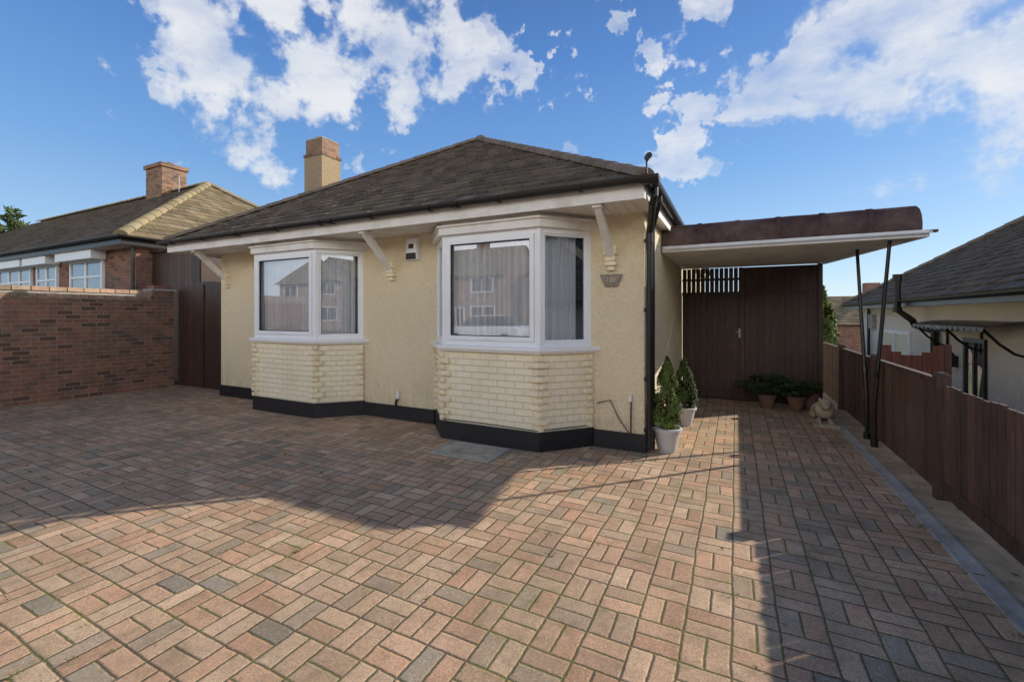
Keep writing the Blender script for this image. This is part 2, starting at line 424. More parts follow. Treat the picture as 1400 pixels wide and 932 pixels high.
for (x,y) in ((-1.02,1.22),(-1.0,1.2)):
    m2.tube([(x-.12,y+.05,.012),(x-.03,y+.01,.014),(x+.06,y+.03,.012),(x+.13,y-.01,.013)],.0022,5,(.5,.5,.5))
m2.obj('dead_leaves','litter')

# ================================================================ MAIN BUNGALOW
H=grp('bungalow')
WX0,WX1,WY=-8.55,-.88,4.95; ZS=2.62
m=MB(); m.box(WX0,WX1,WY,14.8,0,ZS+.01); m.obj('walls','render',H)
EX0,EX1,EY=-9.05,-.76,4.30; EZ=2.80; AX,AY,AZ=-4.9,8.2,5.24; BY=11.2; EB=15.2
m=MB()
m.box(EX0+.03,EX1-.03,EY+.03,WY+.3,ZS,ZS+.03); m.box(EX0+.03,WX0+.3,WY+.301,EB-.03,ZS,ZS+.03); m.box(WX1-.3,EX1-.03,WY+.301,EB-.03,ZS,ZS+.03)
x=EX0+.12
while x<EX1-.1:
    m.box(x,x+.012,EY+.05,WY,ZS-.006,ZS-.0005); x+=.1
m.obj('soffit','soffit',H)
m=MB()
m.box(EX0+.01,EX1-.01,EY+.005,EY+.028,ZS-.02,EZ-.01); m.box(EX0+.005,EX0+.028,EY+.03,EB,ZS-.02,EZ-.01); m.box(EX1-.028,EX1-.005,EY+.03,EB,ZS-.02,EZ-.01)
m.obj('fascia','wpaint',H)
A=(EX0,EY,EZ);B=(EX1,EY,EZ);C=(EX1,EB,EZ);D=(EX0,EB,EZ);P=(AX,AY,AZ);Q=(AX,BY,AZ)
m=MB()
m.quad([A,B,P]);m.quad([B,C,Q,P]);m.quad([C,D,Q]);m.quad([D,A,P,Q]);m.quad([A,B,C,D])
o=m.obj('roof_underlay','dark',H); o.location.z=-.012
m=MB()
slope(m,A,B,P,P,.19,.22); slope(m,B,C,P,Q,.19,.22); slope(m,D,A,Q,P,.19,.22)
m.obj('roof_tiles','tile',H)
m=MB(); ridge(m,A,P,.1,.3,lift=.03); ridge(m,B,P,.1,.3,lift=.03); ridge(m,P,Q,.12,.4,lift=.04)
m.obj('hip_and_ridge_tiles','ridge',H,smooth=False)
m=MB()
def gutter(m,p0,p1,r=.058):
    p0=Vector(p0);p1=Vector(p1);d=(p1-p0).normalized();a=d.cross(Vector((0,0,1)));K=8;base=len(m.v)
    for p in (p0,p1):
        for rad in (r,r-.006):
            for k in range(K+1):
                t=math.pi+math.pi*k/K; m.v.append(tuple(p+a*math.cos(t)*rad+Vector((0,0,1))*math.sin(t)*rad))
    n=K+1
    for k in range(K):
        m.f.append((base+k,base+k+1,base+2*n+k+1,base+2*n+k)); m.c.append((1,1,1))
        m.f.append((base+n+k,base+n+k+1,base+3*n+k+1,base+3*n+k)); m.c.append((1,1,1))
    for e in (0,2*n):
        m.f.append(tuple(base+e+k for k in range(n))); m.c.append((1,1,1))
gy=EY-.06; gz_=2.78
gutter(m,(EX0-.1,gy,gz_),(EX1+.1,gy,gz_)); gutter(m,(EX1+.06,EY-.1,gz_),(EX1+.06,EB,gz_-.02)); gutter(m,(EX0-.06,EY-.1,gz_),(EX0-.06,EB,gz_))
x=EX0+.3
while x<EX1:
    gutter(m,(x,gy,gz_-.004),(x+.035,gy,gz_-.004),.066); x+=.92
for x in (-7.0,-4.9,-2.9): gutter(m,(x,gy,gz_-.003),(x+.09,gy,gz_-.003),.068)
gutter(m,(EX1-.02,gy,gz_-.003),(EX1+.14,gy,gz_-.003),.07)
m.obj('gutter','gutter',H)
m=MB()
px,py=WX1+.055,4.93
m.tube([(EX1+.06,EY+.18,gz_-.04),(EX1+.06,EY+.18,gz_-.12),(EX1+.03,EY+.24,gz_-.18),(px+.02,py-.06,2.44),(px,py,2.38),(px,py,2.2)],.036)
m.tube([(px,py,2.25),(px,py,.12),(px+.01,py-.03,.06)],.034)
for z in (2.3,1.55,.8,.25): m.tube([(px,py,z-.03),(px,py,z+.03)],.043); m.box(px-.06,px+.02,py+.01,py+.04,z-.02,z+.02)
m.tube([(px+.01,py+.14,2.3),(px+.01,py+.14,.02)],.026)
m.tube([(EX1+.06,EY+.5,gz_-.04),(EX1+.06,EY+.5,gz_-.1),(px+.01,py+.14,2.45),(px+.01,py+.14,2.3)],.026)
m.obj('downpipe','gutter',H,smooth=False)
m=MB(); m.box(-8.68,-8.12,6.84,7.36,2.7,5.02); m.obj('chimney_stack','chimr',H)
m=MB(); m.box(-8.70,-8.10,6.82,7.38,5.02,5.09); m.box(-8.66,-8.14,6.86,7.34,5.09,5.40); m.obj('chimney_head','chim',H,bevel=.01)
m=MB(); m.box(-8.66,-8.14,6.86,7.34,5.401,5.44); m.lathe([(.11,5.44),(.11,5.52),(.10,5.54),(.07,5.54),(.07,5.46)],-8.5,7.1,14); m.obj('chimney_flaunching','conc',H,bevel=.015)

def offs(pts,o):
    res=[]
    for i,p in enumerate(pts):
        ns=[]
        for a,b in ((i-1,i),(i,i+1)):
            if a>=0 and b<len(pts):
                d=Vector((pts[b][0]-pts[a][0],pts[b][1]-pts[a][1])).normalized(); ns.append(Vector((d.y,-d.x)))
        if len(ns)==2: q=Vector(p)+(ns[0]+ns[1])/(1+ns[0].dot(ns[1]))*o
        else: q=Vector(p)+Vector((o/ns[0].x,0))
        res.append((q.x,q.y))
    return res
def closed(pts,o,back=.05):
    q=offs(pts,o); return q+[(q[-1][0],WY+back),(q[0][0],WY+back)]
wall_m=MB();pl_m=MB();up_m=MB();gl_m=MB();cu_m=MB();dk_m=MB();qu_m=MB();hd_m=MB()
def bay(pts):
    wall_m.prism(closed(pts,0),.1,1.10)
    pl_m.prism(closed(pts,.024,.06),.0,.215)
    up_m.prism(closed(pts,.075),1.095,1.135)
    up_m.prism(closed(pts,.045,.055),1.07,1.094)
    hd_m.prism(closed(pts,.05,.052),2.455,2.545)
    hd_m.prism(closed(pts,.075,.05),2.545,2.57)
    hd_m.prism(closed(pts,.0,.05),2.57,ZS+.005)
    z0,z1=1.135,2.455
    for i in range(3):
        a=Vector(pts[i]);b=Vector(pts[i+1]);L=(b-a).length;d=(b-a)/L;n=Vector((d.y,-d.x))
        up_m.fbox(a,d,n,0,L,z0,z0+.06,-.07,-.005); up_m.fbox(a,d,n,0,L,z1-.06,z1,-.07,-.005)
        up_m.fbox(a,d,n,0,.06,z0+.06,z1-.06,-.07,-.005); up_m.fbox(a,d,n,L-.06,L,z0+.06,z1-.06,-.07,-.005)
        s0,s1,q0,q1=.06,L-.06,z0+.06,z1-.06
        if i==1:
            k=.055
            up_m.fbox(a,d,n,s0+.002,s1-.002,q0+.002,q0+k,-.06,.012); up_m.fbox(a,d,n,s0+.002,s1-.002,q1-k,q1-.002,-.06,.012)
            up_m.fbox(a,d,n,s0+.002,s0+k,q0+k,q1-k,-.06,.012); up_m.fbox(a,d,n,s1-k,s1-.002,q0+k,q1-k,-.06,.012)
            up_m.fbox(a,d,n,(s0+s1)/2-.06,(s0+s1)/2+.06,q0+.015,q0+.035,.0121,.03)
            for (g0,g1,h0,h1) in ((s0+k,s1-k,q0+k,q0+k+.008),(s0+k,s1-k,q1-k-.008,q1-k),(s0+k,s0+k+.008,q0+k+.008,q1-k-.008),(s1-k-.008,s1-k,q0+k+.008,q1-k-.008)): dk_m.fbox(a,d,n,g0,g1,h0,h1,-.034,-.005)
        else:
            k=.022
            up_m.fbox(a,d,n,s0,s1,q0,q0+k,-.06,-.02); up_m.fbox(a,d,n,s0,s1,q1-k,q1,-.06,-.02)
            up_m.fbox(a,d,n,s0,s0+k,q0+k,q1-k,-.06,-.02); up_m.fbox(a,d,n,s1-k,s1,q0+k,q1-k,-.06,-.02)
        P=lambda s,o,z:(a.x+d.x*s+n.x*o,a.y+d.y*s+n.y*o,z)
        gl_m.quad([P(s0+.01,-.035,q0),P(s1-.01,-.035,q0),P(s1-.01,-.035,q1),P(s0+.01,-.035,q1)])
        N=int(L/.006);pr=None;ph=rr(0,6)
        for k in range(N+1):
            s=.03+(L-.06)*k/N; o=-.118+.026*math.sin(s*80+ph+2.5*math.sin(s*9))+.008*math.sin(s*31)
            if pr: 
                cu_m.quad([P(pr[0],pr[1],z0),P(s,o,z0),P(s,o,z1),P(pr[0],pr[1],z1)])
            pr=(s,o)
    for i in (1,2):
        p=Vector(pts[i]); 
        up_m.tube([(p.x*1.0+(0.012 if i==1 else -.012),p.y+.028,z0),(p.x+(0.012 if i==1 else -.012),p.y+.028,z1)],.034,12)
    dk_m.quad([(pts[0][0]+.1,WY-.012,z0),(pts[3][0]-.1,WY-.012,z0),(pts[3][0]-.1,WY-.012,z1),(pts[0][0]+.1,WY-.012,z1)])  # dark sheet behind the curtains stands in for the unlit room
    for i in (0,1,2,3):
        z=.22;k=0
        while z<1.04:
            w=.115 if k%2 else .045
            w*=rr(.85,1.12); hh=rr(.056,.066); pr_=.036+rr(0,.014)
            for j in (i-1,i):
                if 0<=j<3:
                    a=Vector(pts[j]);b=Vector(pts[j+1]);L=(b-a).length;d=(b-a)/L;n=Vector((d.y,-d.x))
                    e=.012 if i in (1,2) else 0
                    if j==i: qu_m.fbox(a,d,n,-e,w,z,z+hh,-.01,pr_)
                    else: qu_m.fbox(a,d,n,L-w,L+e-.001,z,z+hh,-.01,pr_-.001)
            z+=.077;k+=1
bayR=[(-3.64,WY),(-3.19,4.46),(-1.91,4.46),(-1.47,WY)]
bayL=[(-7.26,WY),(-6.82,4.46),(-5.44,4.46),(-4.98,WY)]
bay(bayL);bay(bayR)
wall_m.obj('bay_walls','pbrick',H); up_m.obj('window_frames','upvc',H,bevel=.004); gl_m.obj('window_glass','glass',H)
cu_m.obj('net_curtains','curtain',H,smooth=False); dk_m.obj('window_gaskets_and_dark_backing','dark',H); qu_m.obj('quoins','quoin',H,bevel=.014); hd_m.obj('bay_headers','wpaint',H,bevel=.004)
for a,b in ((WX0-.02,-7.29),(-4.95,-3.67),(-1.44,WX1+.02)): pl_m.box(a,b,WY-.02,WY+.1,0,.2)
pl_m.box(WX1-.1,WX1+.02,WY+.101,14.7,0,.18)
pl_m.obj('plinth','black',H,bevel=.006)
bm=MB();cm=MB()
for x in (-8.33,-4.42,-1.24):
    bm.beam((x,WY-.03,2.14),(x,EY+.1,ZS-.02),.085,.075,up=(1,0,0))
    bm.box(x-.05,x+.05,EY+.04,EY+.2,ZS-.05,ZS-.007)
    for z0,z1,w,dp in ((2.16,2.26,.075,.10),(2.09,2.16,.06,.085),(2.04,2.09,.07,.075),(1.99,2.04,.045,.05)):
        cm.box(x-w,x+w,WY-dp,WY+.02,z0,z1)
bm.obj('eaves_brackets','wpaint',H,bevel=.008); cm.obj('corbels','quoin',H,bevel=.015)
m=MB(); m.hexa([(-4.15,WY,2.25),(-3.91,WY,2.25),(-3.93,WY-.07,2.27),(-4.13,WY-.07,2.27)],[(-4.13,WY,2.58),(-3.93,WY,2.58),(-3.95,WY-.06,2.56),(-4.11,WY-.06,2.56)]); m.obj('alarm_box','upvc',H,bevel=.01)
m=MB(); m.hexa([(-4.12,WY-.071,2.27),(-3.94,WY-.071,2.27),(-3.95,WY-.076,2.29),(-4.11,WY-.076,2.29)],[(-4.115,WY-.066,2.36),(-3.945,WY-.066,2.36),(-3.95,WY-.074,2.34),(-4.11,WY-.074,2.34)]); m.box(-4.07,-3.99,WY-.071,WY-.06,2.42,2.48); m.obj('alarm_box_panel','black',H)
m=MB(); zc=1.88
m.hexa([(-1.31,WY-.03,zc-.07),(-1.17,WY-.03,zc-.07),(-1.17,WY+.01,zc-.07),(-1.31,WY+.01,zc-.07)],[(-1.37,WY-.035,zc+.07),(-1.11,WY-.035,zc+.07),(-1.11,WY+.01,zc+.07),(-1.37,WY+.01,zc+.07)])
m.obj('number_plaque','slate',H,bevel=.012)
tc=bpy.data.curves.new('number_text','FONT'); tc.body='101'; tc.size=.075; tc.extrude=.003; tc.align_x='CENTER'; tc.align_y='CENTER'
to=bpy.data.objects.new('plaque_number',tc); S.collection.objects.link(to); to.location=(-1.24,WY-.035,zc+.005); to.rotation_euler=(math.radians(90),0,0); tc.materials.append(MAT['cream_text']); to.parent=H
m=MB()
m.tube([(-1.02,WY-.02,.58),(-1.02,WY-.035,.2)],.008,6); m.tube([(-1.4,WY-.02,.5),(-1.25,WY-.03,.55),(-1.15,WY-.03,.35),(-1.02,WY-.04,.18)],.006,6)
m.tube([(-4.3,WY-.02,.3),(-4.3,WY-.06,.27),(-4.3,WY-.06,.2)],.018,8)
m.tube([(-3.18,4.42,.245),(-2.6,4.425,.25),(-1.92,4.42,.24),(-1.5,4.86,.25)],.005,5)
m.obj('cables','gutter',H)
m=MB(); m.tube([(-1.03,WY-.02,.55),(-1.03,WY-.02,.62)],.02,8); m.tube([(-4.3,WY-.02,.3),(-4.3,WY-.02,.42)],.022,8); m.obj('pipe_stubs','upvc',H)
m=MB(); m.tube([(EX1+.02,EY-.02,EZ+.02),(EX1+.02,EY-.02,EZ+.13),(EX1+.04,EY-.05,EZ+.17)],.01,6); m.tube([(EX1+.02,EY-.01,EZ+.17),(EX1+.06,EY-.13,EZ+.15)],.028,10); m.obj('security_camera','gutter',H)

# ================================================================ CARPORT
CP=grp('carport'); y0=6.15;yb=8.7;zb=2.33
def rx(y): return 1.75+(1.24-1.75)*(y-y0)/(yb-y0)
m=MB(); m.prism([(WX1+.005,y0+.02),(rx(y0)-.03,y0+.02),(rx(yb)-.03,yb),(WX1+.005,yb)],zb,zb+.03)
m.obj('ceiling','wpaint',CP)
m=MB()
prof=[(0,2.40),(-.008,2.47),(.008,2.56),(.035,2.63),(.08,2.67),(.16,2.69),(.34,2.692)]
i0=len(m.v); NS=28
for dy,z in prof:
    xe=rx(y0)+.02-max(0,dy)*.35
    for q in range(NS+1):
        X=WX1+.006+(xe-WX1-.006)*q/NS
        m.v.append((X,y0+dy+.003*math.sin(q*1.9+z*9),z+(.002*math.sin(q*.9) if dy>.05 else 0)))
for k in range(len(prof)-1):
    for q in range(NS):
        a=i0+k*(NS+1)+q; m.f.append((a,a+1,a+NS+2,a+NS+1)); m.c.append((1,1,1))
i0=len(m.v)
for dy,z in prof:
    m.v.append((rx(y0)+.02-max(0,dy)*.35,y0+dy,z)); m.v.append((rx(yb)+.02-max(0,dy)*.35,yb,z))
for k in range(len(prof)-1):
    m.f.append((i0+2*k,i0+2*k+1,i0+2*k+3,i0+2*k+2)); m.c.append((1,1,1))
m.prism([(WX1+.006,y0+.3),(rx(y0)-.12,y0+.3),(rx(yb)-.12,yb+.1),(WX1+.006,yb+.1)],2.6,2.688)
for k in range(1,6):
    X=WX1+k*.44
    for q in range(len(prof)-1):
        a=prof[q];b=prof[q+1]; m.quad([(X,y0+a[0]-.008,a[1]+.003),(X+.05,y0+a[0]-.008,a[1]+.003),(X+.05,y0+b[0]-.008,b[1]+.006),(X,y0+b[0]-.008,b[1]+.006)],(.8,.8,.8))
m.obj('mansard_fascia','mans',CP,smooth=True)
m=MB(); m.box(WX1+.02,rx(y0)+.07,y0-.03,y0+.02,2.315,2.395)
m.prism([(rx(y0)+.02,y0+.021),(rx(y0)+.07,y0+.021),(rx(yb)+.06,yb),(rx(yb)+.01,yb)],2.315,2.395)
m.obj('fascia_board','wpaint',CP,bevel=.006)
m=MB(); m.tube([(WX1+.06,y0-.07,2.36),(rx(y0)+.08,y0-.07,2.36)],.012,6)
m.obj('cable','upvc',CP)
m=MB(); m.box(rx(y0)+.07,rx(y0)+.13,y0-.06,y0+.0,2.36,2.385); m.obj('gutter_end','gutter',CP)
m=MB()
x=WX1+.02
def board(x0,x1,z0,z1,y,c): m.box(x0+.0015,x1-.0015,y,y+.022,z0,z1,c)
while x<1.2:
    x1=min(x+.1,1.2)
    if x<.10: board(x,min(x1,.1),.03,1.84,yb-.04,gv(.8,1.2))
    else: board(x,x1,.03,2.30,yb-.03,gv(.8,1.2))
    x+=.1
x=WX1+.02
while x<.08:
    m.box(x,x+.066,yb-.03,yb-.01,1.90,2.32,gv(.9,1.3)); x+=.076
m.box(WX1+.01,.10,yb-.045,yb-.031,2.1,2.14,(.9,.9,.9))
m.box(WX1+.01,.12,yb-.06,yb-.0,1.842,1.90,(.9,.9,.9)); m.box(.085,.135,yb-.062,yb-.041,.02,2.31,(1.5,1.3,1.2)); m.box(-.82,-.78,yb-.056,yb-.041,.03,1.84,(.8,.8,.8))
m.box(.136,1.2,yb-.045,yb-.031,1.84,1.90,(.8,.8,.8)); m.box(.12,1.22,yb+.02,yb+.05,.0,2.32,(.5,.5,.5)); m.box(WX1+.01,.119,yb+.02,yb+.05,.0,1.87,(.5,.5,.5))
m.box(1.2,1.26,yb-.06,yb+.06,0,2.33,(1,.9,.9))
m.obj('double_doors','wood',CP)
m=MB(); m.box(.05,.08,yb-.06,yb-.041,1.1,1.26); m.tube([(.065,yb-.06,1.2),(.065,yb-.1,1.2),(.0,yb-.1,1.2)],.009,6)
m.obj('door_furniture','metal',CP)
m=MB(); m.tube([(1.41,6.35,.0),(1.41,6.34,.5),(1.53,6.28,2.32)],[.022,.022,.018],8); m.tube([(1.42,6.72,0),(1.42,6.73,.5),(1.37,6.95,2.32)],[.022,.022,.018],8)
m.tube([(1.41,6.35,0),(1.41,6.35,.08)],.035,8); m.tube([(1.42,6.72,0),(1.42,6.72,.08)],.035,8)
m.tube([(1.414,6.338,.8),(1.43,6.33,.86)],.03,8); m.tube([(1.41,6.75,.8),(1.41,6.76,.86)],.03,8)
m.obj('prop_poles','gutter',CP)

# ================================================================ FENCE right
F=grp('wooden_fence'); m=MB()
FX=1.5
y=-2.5
while y<17.5:
    if y<4.75: w,gap,h=.088,.016,.93
    else: w,gap,h=.1,.004,.94
    hh=h+rr(-.010,.010); c=gv(.65,1.3); o=rr(-.004,.004)
    m.box(FX+o,FX+.018+o,y,y+w,.04 if y<10.4 else -.05,hh,c); y+=w+gap
m.box(FX-.015,FX+.04,4.86,17.5,.945,.975,(.9,.9,.9))
for z in (.2,.75): m.box(FX+.022,FX+.06,-2.5,17.5,z,z+.07,(.8,.8,.8))
m.box(FX-.010,FX-.005,-2.5,4.75,.06,.16,(.7,.7,.7))
for y in (-1.0,.95,2.9,4.8,6.7,8.6,10.4):
    m.box(FX-.045,FX+.045,y-.045,y+.045,0,1.0,(.85,.85,.85)); m.hexa([(FX-.055,y-.055,1.0),(FX+.055,y-.055,1.0),(FX+.055,y+.055,1.0),(FX-.055,y+.055,1.0)],[(FX-.02,y-.02,1.03),(FX+.02,y-.02,1.03),(FX+.02,y+.02,1.03),(FX-.02,y+.02,1.03)],(.9,.9,.9))
m.obj('boards','fence',F,bevel=.003)
F2=grp('garden_gate'); m=MB()
for k in range(6):
    x=1.70+k*.1; t=(k-2.5)/2.5; m.box(x,x+.095,7.3,7.322,-.84,.98+.13*t*t,(1.5+.1*R(),.9,.75))
m.box(2.31,2.37,7.28,7.34,-.84,1.13,(1.3,.9,.8)); m.obj('boards','fence',F2)

# ================================================================ BOUNDARY WALL left
BW=grp('brick_boundary_wall'); bx=-10.65
m=MB(); m.box(bx-.11,bx+.11,-2.4,4.75,0,1.78); m.box(bx-.16,bx+.16,4.75,5.12,0,1.98); m.obj('brickwork','brick',BW)
m=MB(); y=-2.4;k=0
while y<4.7:
    m.box(bx-.125,bx+.125,y,y+.215,1.905,1.98,gv(.8,1.4)); y+=.226
y=-2.4
while y<4.7:
    o=.03 if k%2 else 0
    m.box(bx-.11-o,bx+.11+o,y,y+.1,1.795,1.865,gv(.6,1.1)); y+=.11;k+=1
m.obj('coping_bricks','coping',BW,bevel=.005)
m=MB(); m.box(bx-.10,bx+.10,-2.39,4.745,1.781,1.904); m.box(bx-.19,bx+.19,4.72,5.15,1.98,2.02); m.obj('coping_bed','conc',BW)
m=MB(); m.box(bx-.14,bx+.14,4.77,5.1,2.021,2.09); m.obj('pier_cap','brick',BW,bevel=.006)
SG=grp('side_gate'); m=MB(); x=-10.45
while x<-8.62:
    t=(x+9.5)/1.0; m.box(x+.002,x+.098,5.18,5.2,.04,2.0+.16*max(0,1-t*t),gv(.8,1.3)); x+=.1
m.box(-10.47,-8.6,5.202,5.24,.3,.4); m.box(-10.47,-8.6,5.202,5.24,1.6,1.7); m.box(-9.55,-9.5,5.16,5.179,.04,2.1,(.7,.7,.7))
m.obj('boards','wood',SG); 

# ================================================================ LEFT NEIGHBOUR
L=grp('brick_bungalow')
m=MB(); m.box(-34,-12.45,5.3,12.6,0,3.28); m.obj('walls','brick_r',L)
E0,E1,Y0,Y1,Z=-34.5,-12.2,4.9,13.1,3.28; ap=(-16.3,9.0,6.0); ap2=(-30.4,9.0,6.0)
m=MB(); m.quad([(E0,Y0,Z),(E1,Y0,Z),ap,ap2]);m.quad([(E1,Y0,Z),(E1,Y1,Z),ap]);m.quad([(E1,Y1,Z),(E0,Y1,Z),ap2,ap]);m.quad([(E0,Y1,Z),(E0,Y0,Z),ap2]);m.quad([(E0,Y0,Z-.0),(E1,Y0,Z),(E1,Y1,Z),(E0,Y1,Z)])
o=m.obj('roof_underlay','dark',L); o.location.z=-.012
m=MB(); slope(m,(E0,Y0,Z),(E1,Y0,Z),ap2,ap,.24,.28); m.obj('roof_tiles','tile',L)
m=MB(); slope(m,(E1,Y0,Z),(E1,Y1,Z),ap,ap,.24,.28); m.obj('side_roof_tiles','tile_tan_and_sunlit',L)  # sunlit side of the roof painted lighter through its tile colour
m=MB(); ridge(m,(E1,Y0,Z),ap,.13,.4,lift=.03); ridge(m,ap,ap2,.13,.4,lift=.03); ridge(m,(E1,Y1,Z),ap,.13,.4,lift=.03); m.obj('ridge_tiles','ridge_tan',L)
m=MB(); gutter(m,(E0,Y0-.06,Z-.02),(E1+.05,Y0-.06,Z-.02),.06); gutter(m,(E1+.06,Y0-.06,Z-.02),(E1+.06,Y1,Z-.02),.06); m.box(E0,E1-.01,Y0+.01,Y0+.03,Z-.2,Z-.02); m.box(E1-.03,E1-.01,Y0+.031,Y1,Z-.2,Z-.02)
m.tube([(-12.42,5.22,3.2),(-12.42,5.22,0)],.035,8); m.obj('gutter','gutter',L)
m=MB(); m.box(E0+.02,E1-.03,Y0+.03,5.6,3.08,3.1); m.box(-12.6,E1-.03,5.6,Y1,3.08,3.1); m.obj('soffit','wpaint',L)
wf=MB();wg=MB();wd=MB();wc=MB()
def win(wf,wg,wc,x0,x1,z0,z1,y,n,sill=True,sg=-1):
    f=.07
    wf.box(x0,x1,y-.05,y+.02,z0,z0+f);wf.box(x0,x1,y-.05,y+.02,z1-f,z1);wf.box(x0,x0+f,y-.05,y+.02,z0+f,z1-f);wf.box(x1-f,x1,y-.05,y+.02,z0+f,z1-f)
    for k in range(1,n):
        xx=x0+(x1-x0)*k/n; wf.box(xx-.035,xx+.035,y-.049,y+.02,z0+f,z1-f)
    wf.box(x0+f,x1-f,y-.046,y+.02,z1-.45,z1-.4)
    if sill: wf.box(x0-.06,x1+.06,y-.12,y+.02,z0-.06,z0)
    wg.quad([(x0+f,y-.022,z0+f),(x1-f,y-.022,z0+f),(x1-f,y-.022,z1-f),(x0+f,y-.022,z1-f)])
    N=60
    for k in range(N):
        a=x0+f+(x1-x0-2*f)*k/N;b=x0+f+(x1-x0-2*f)*(k+1)/N; o1=.004*math.sin(k*1.3);o2=.004*math.sin((k+1)*1.3)
        wc.quad([(a,y-.008+o1,z0+f),(b,y-.008+o2,z0+f),(b,y-.008+o2,z1-f),(a,y-.008+o1,z1-f)],(.4,.42,.45))
for a,b,n in ((-15.75,-13.95,2),(-17.9,-16.55,2),(-20.8,-18.3,3),(-24.5,-22.3,3)):
    win(wf,wg,wc,a,b,1.3,2.88,5.28,n)
    wf.box(a-.1,b+.1,4.98,5.28,2.86,3.07)
wf.obj('window_frames','upvc',L,bevel=.005);wg.obj('window_glass','glass',L);wc.obj('curtains','curtain',L)
m=MB(); m.box(-19.5,-18.4,8.6,9.4,5.4,6.85); m.box(-19.56,-18.34,8.54,9.46,6.85,6.98); m.obj('chimney','chim',L)
m=MB()
for x in (-19.2,-18.7): m.lathe([(.14,6.98),(.12,7.1),(.09,7.1),(.09,6.99)],x,9,12)
m.obj('chimney_pots','terra',L)
m=MB(); m.tube([(-17.3,8.6,5.7),(-17.3,8.6,6.3)],.02,6); m.tube([(-17.8,8.6,6.25),(-16.9,8.4,6.3)],.015,6); m.obj('aerial','metal',L)
GA=grp('timber_garage'); m=MB(); x=-12.4
while x<-10.55: m.box(x+.003,x+.147,5.6,5.63,0,2.95,gv(1.0,1.6)); x+=.15
m.box(-12.42,-10.5,5.63,9,0,2.96); m.obj('boards','wood',GA)
m=MB(); m.box(-12.43,-10.45,5.55,9.05,2.96,3.02); m.obj('flat_roof','mans',GA)
m=MB(); m.box(-10.48,-9.75,7.2,9,0,2.75); m.obj('brick_return','brick_r',GA)

# ================================================================ RIGHT NEIGHBOUR
Rn=grp('rendered_bungalow')
m=MB(); m.box(3.6,10.9,-1,17.5,-.85,1.72); m.obj('walls','white_cream',Rn)
E0,E1,Y0,Y1,Z=3.2,11.2,-1.4,17.9,1.83; a1=(7.2,2.6,4.45);a2=(7.2,13.9,4.45)
m=MB(); m.quad([(E0,Y0,Z),(E1,Y0,Z),a1]);m.quad([(E1,Y0,Z),(E1,Y1,Z),a2,a1]);m.quad([(E1,Y1,Z),(E0,Y1,Z),a2]);m.quad([(E0,Y1,Z),(E0,Y0,Z),a1,a2]);m.quad([(E0,Y0,Z-.14),(E1,Y0,Z-.14),(E1,Y1,Z-.14),(E0,Y1,Z-.14)])
o=m.obj('roof_underlay','soffit',Rn); o.location.z=-.012
m=MB(); slope(m,(E0,Y1,Z),(E0,Y0,Z),a2,a1,.2,.24); slope(m,(E0,Y0,Z),(E1,Y0,Z),a1,a1,.2,.24); m.obj('roof_tiles','tile',Rn)
m=MB(); ridge(m,(E0,Y1,Z),a2,.12,.4,lift=.03); ridge(m,a1,a2,.12,.4,lift=.03); ridge(m,(E0,Y0,Z),a1,.12,.4,lift=.03); m.obj('ridge_tiles','ridge',Rn)
m=MB(); gutter(m,(E0-.06,Y0,Z-.02),(E0-.06,Y1,Z-.02),.06); m.box(E0,E0+.02,Y0,Y1,Z-.16,Z-.0)
m.tube([(3.10,12.2,2.25),(3.10,12.2,1.60),(3.32,12.1,1.38),(3.36,12.1,1.28),(3.52,11.6,1.15),(3.52,11.6,.2)],.065,10)
m.tube([(3.10,12.2,2.2),(3.10,12.2,2.36)],.085,10); m.tube([(3.10,12.2,1.55),(3.10,12.2,1.66)],.085,10)
m.tube([(3.53,16.5,1.7),(3.53,16.5,-.8)],.04,8)
m.tube([(3.53,11.5,1.2),(3.53,10.4,1.28)],.03,8)
m.obj('gutter_and_pipes','gutter',Rn)
m=MB(); K=14
for k in range(K):
    ya=8.5+k*.2
    for j in range(5):
        t0=j/5;t1=(j+1)/5
        f=lambda t:(3.6-.5*t,1.40-.08*t*t)
        a=f(t0);b=f(t1); m.quad([(a[0],ya,a[1]),(a[0],ya+.2,a[1]),(b[0],ya+.2,b[1]-.0),(b[0],ya,b[1]-.0)])
    m.quad([(3.1,ya,1.32),(3.1,ya+.2,1.32),(3.1,ya+.17,1.27),(3.1,ya+.1,1.24),(3.1,ya+.03,1.27)])
for y in (8.6,9.9,11.2):
    m.tube([(3.6,y,.9),(3.45,y,.95),(3.3,y,1.08),(3.12,y,1.3)],.02,6)
    m.tube([(3.58,y,.85),(3.58,y,1.38)],.02,6)
m.obj('door_canopy','gutter',Rn)
dw=((9.75,10.5,-.6,1.1,'gutter'),(13.2,15.4,.35,1.1,'upvc'))
for (a,b,z0,z1,mt) in dw:
    m=MB(); m.box(3.56,3.62,a,a+.07,z0,z1);m.box(3.56,3.62,b-.07,b,z0,z1);m.box(3.56,3.62,a+.07,b-.07,z1-.07,z1);m.box(3.56,3.62,a+.07,b-.07,z0,z0+.07)
    m.box(3.562,3.62,(a+b)/2-.03,(a+b)/2+.03,z0+.07,z1-.07); m.obj('window_frame',mt,Rn)
m=MB()
for (a,b,z0,z1,_) in dw: m.quad([(3.585,a,z0),(3.585,b,z0),(3.585,b,z1),(3.585,a,z1)])
m.obj('glass','glass',Rn)
m=MB()
for (a,b,z0,z1,_) in dw: m.quad([(3.595,a,z0),(3.595,b,z0),(3.595,b,z1),(3.595,a,z1)])
m.obj('window_dark','dark',Rn)
m=MB(); m.box(3.5,3.6,10.78,10.9,.55,.75); m.tube([(3.55,10.84,.75),(3.5,10.84,.82)],.03,8); m.obj('wall_lantern','black',Rn)
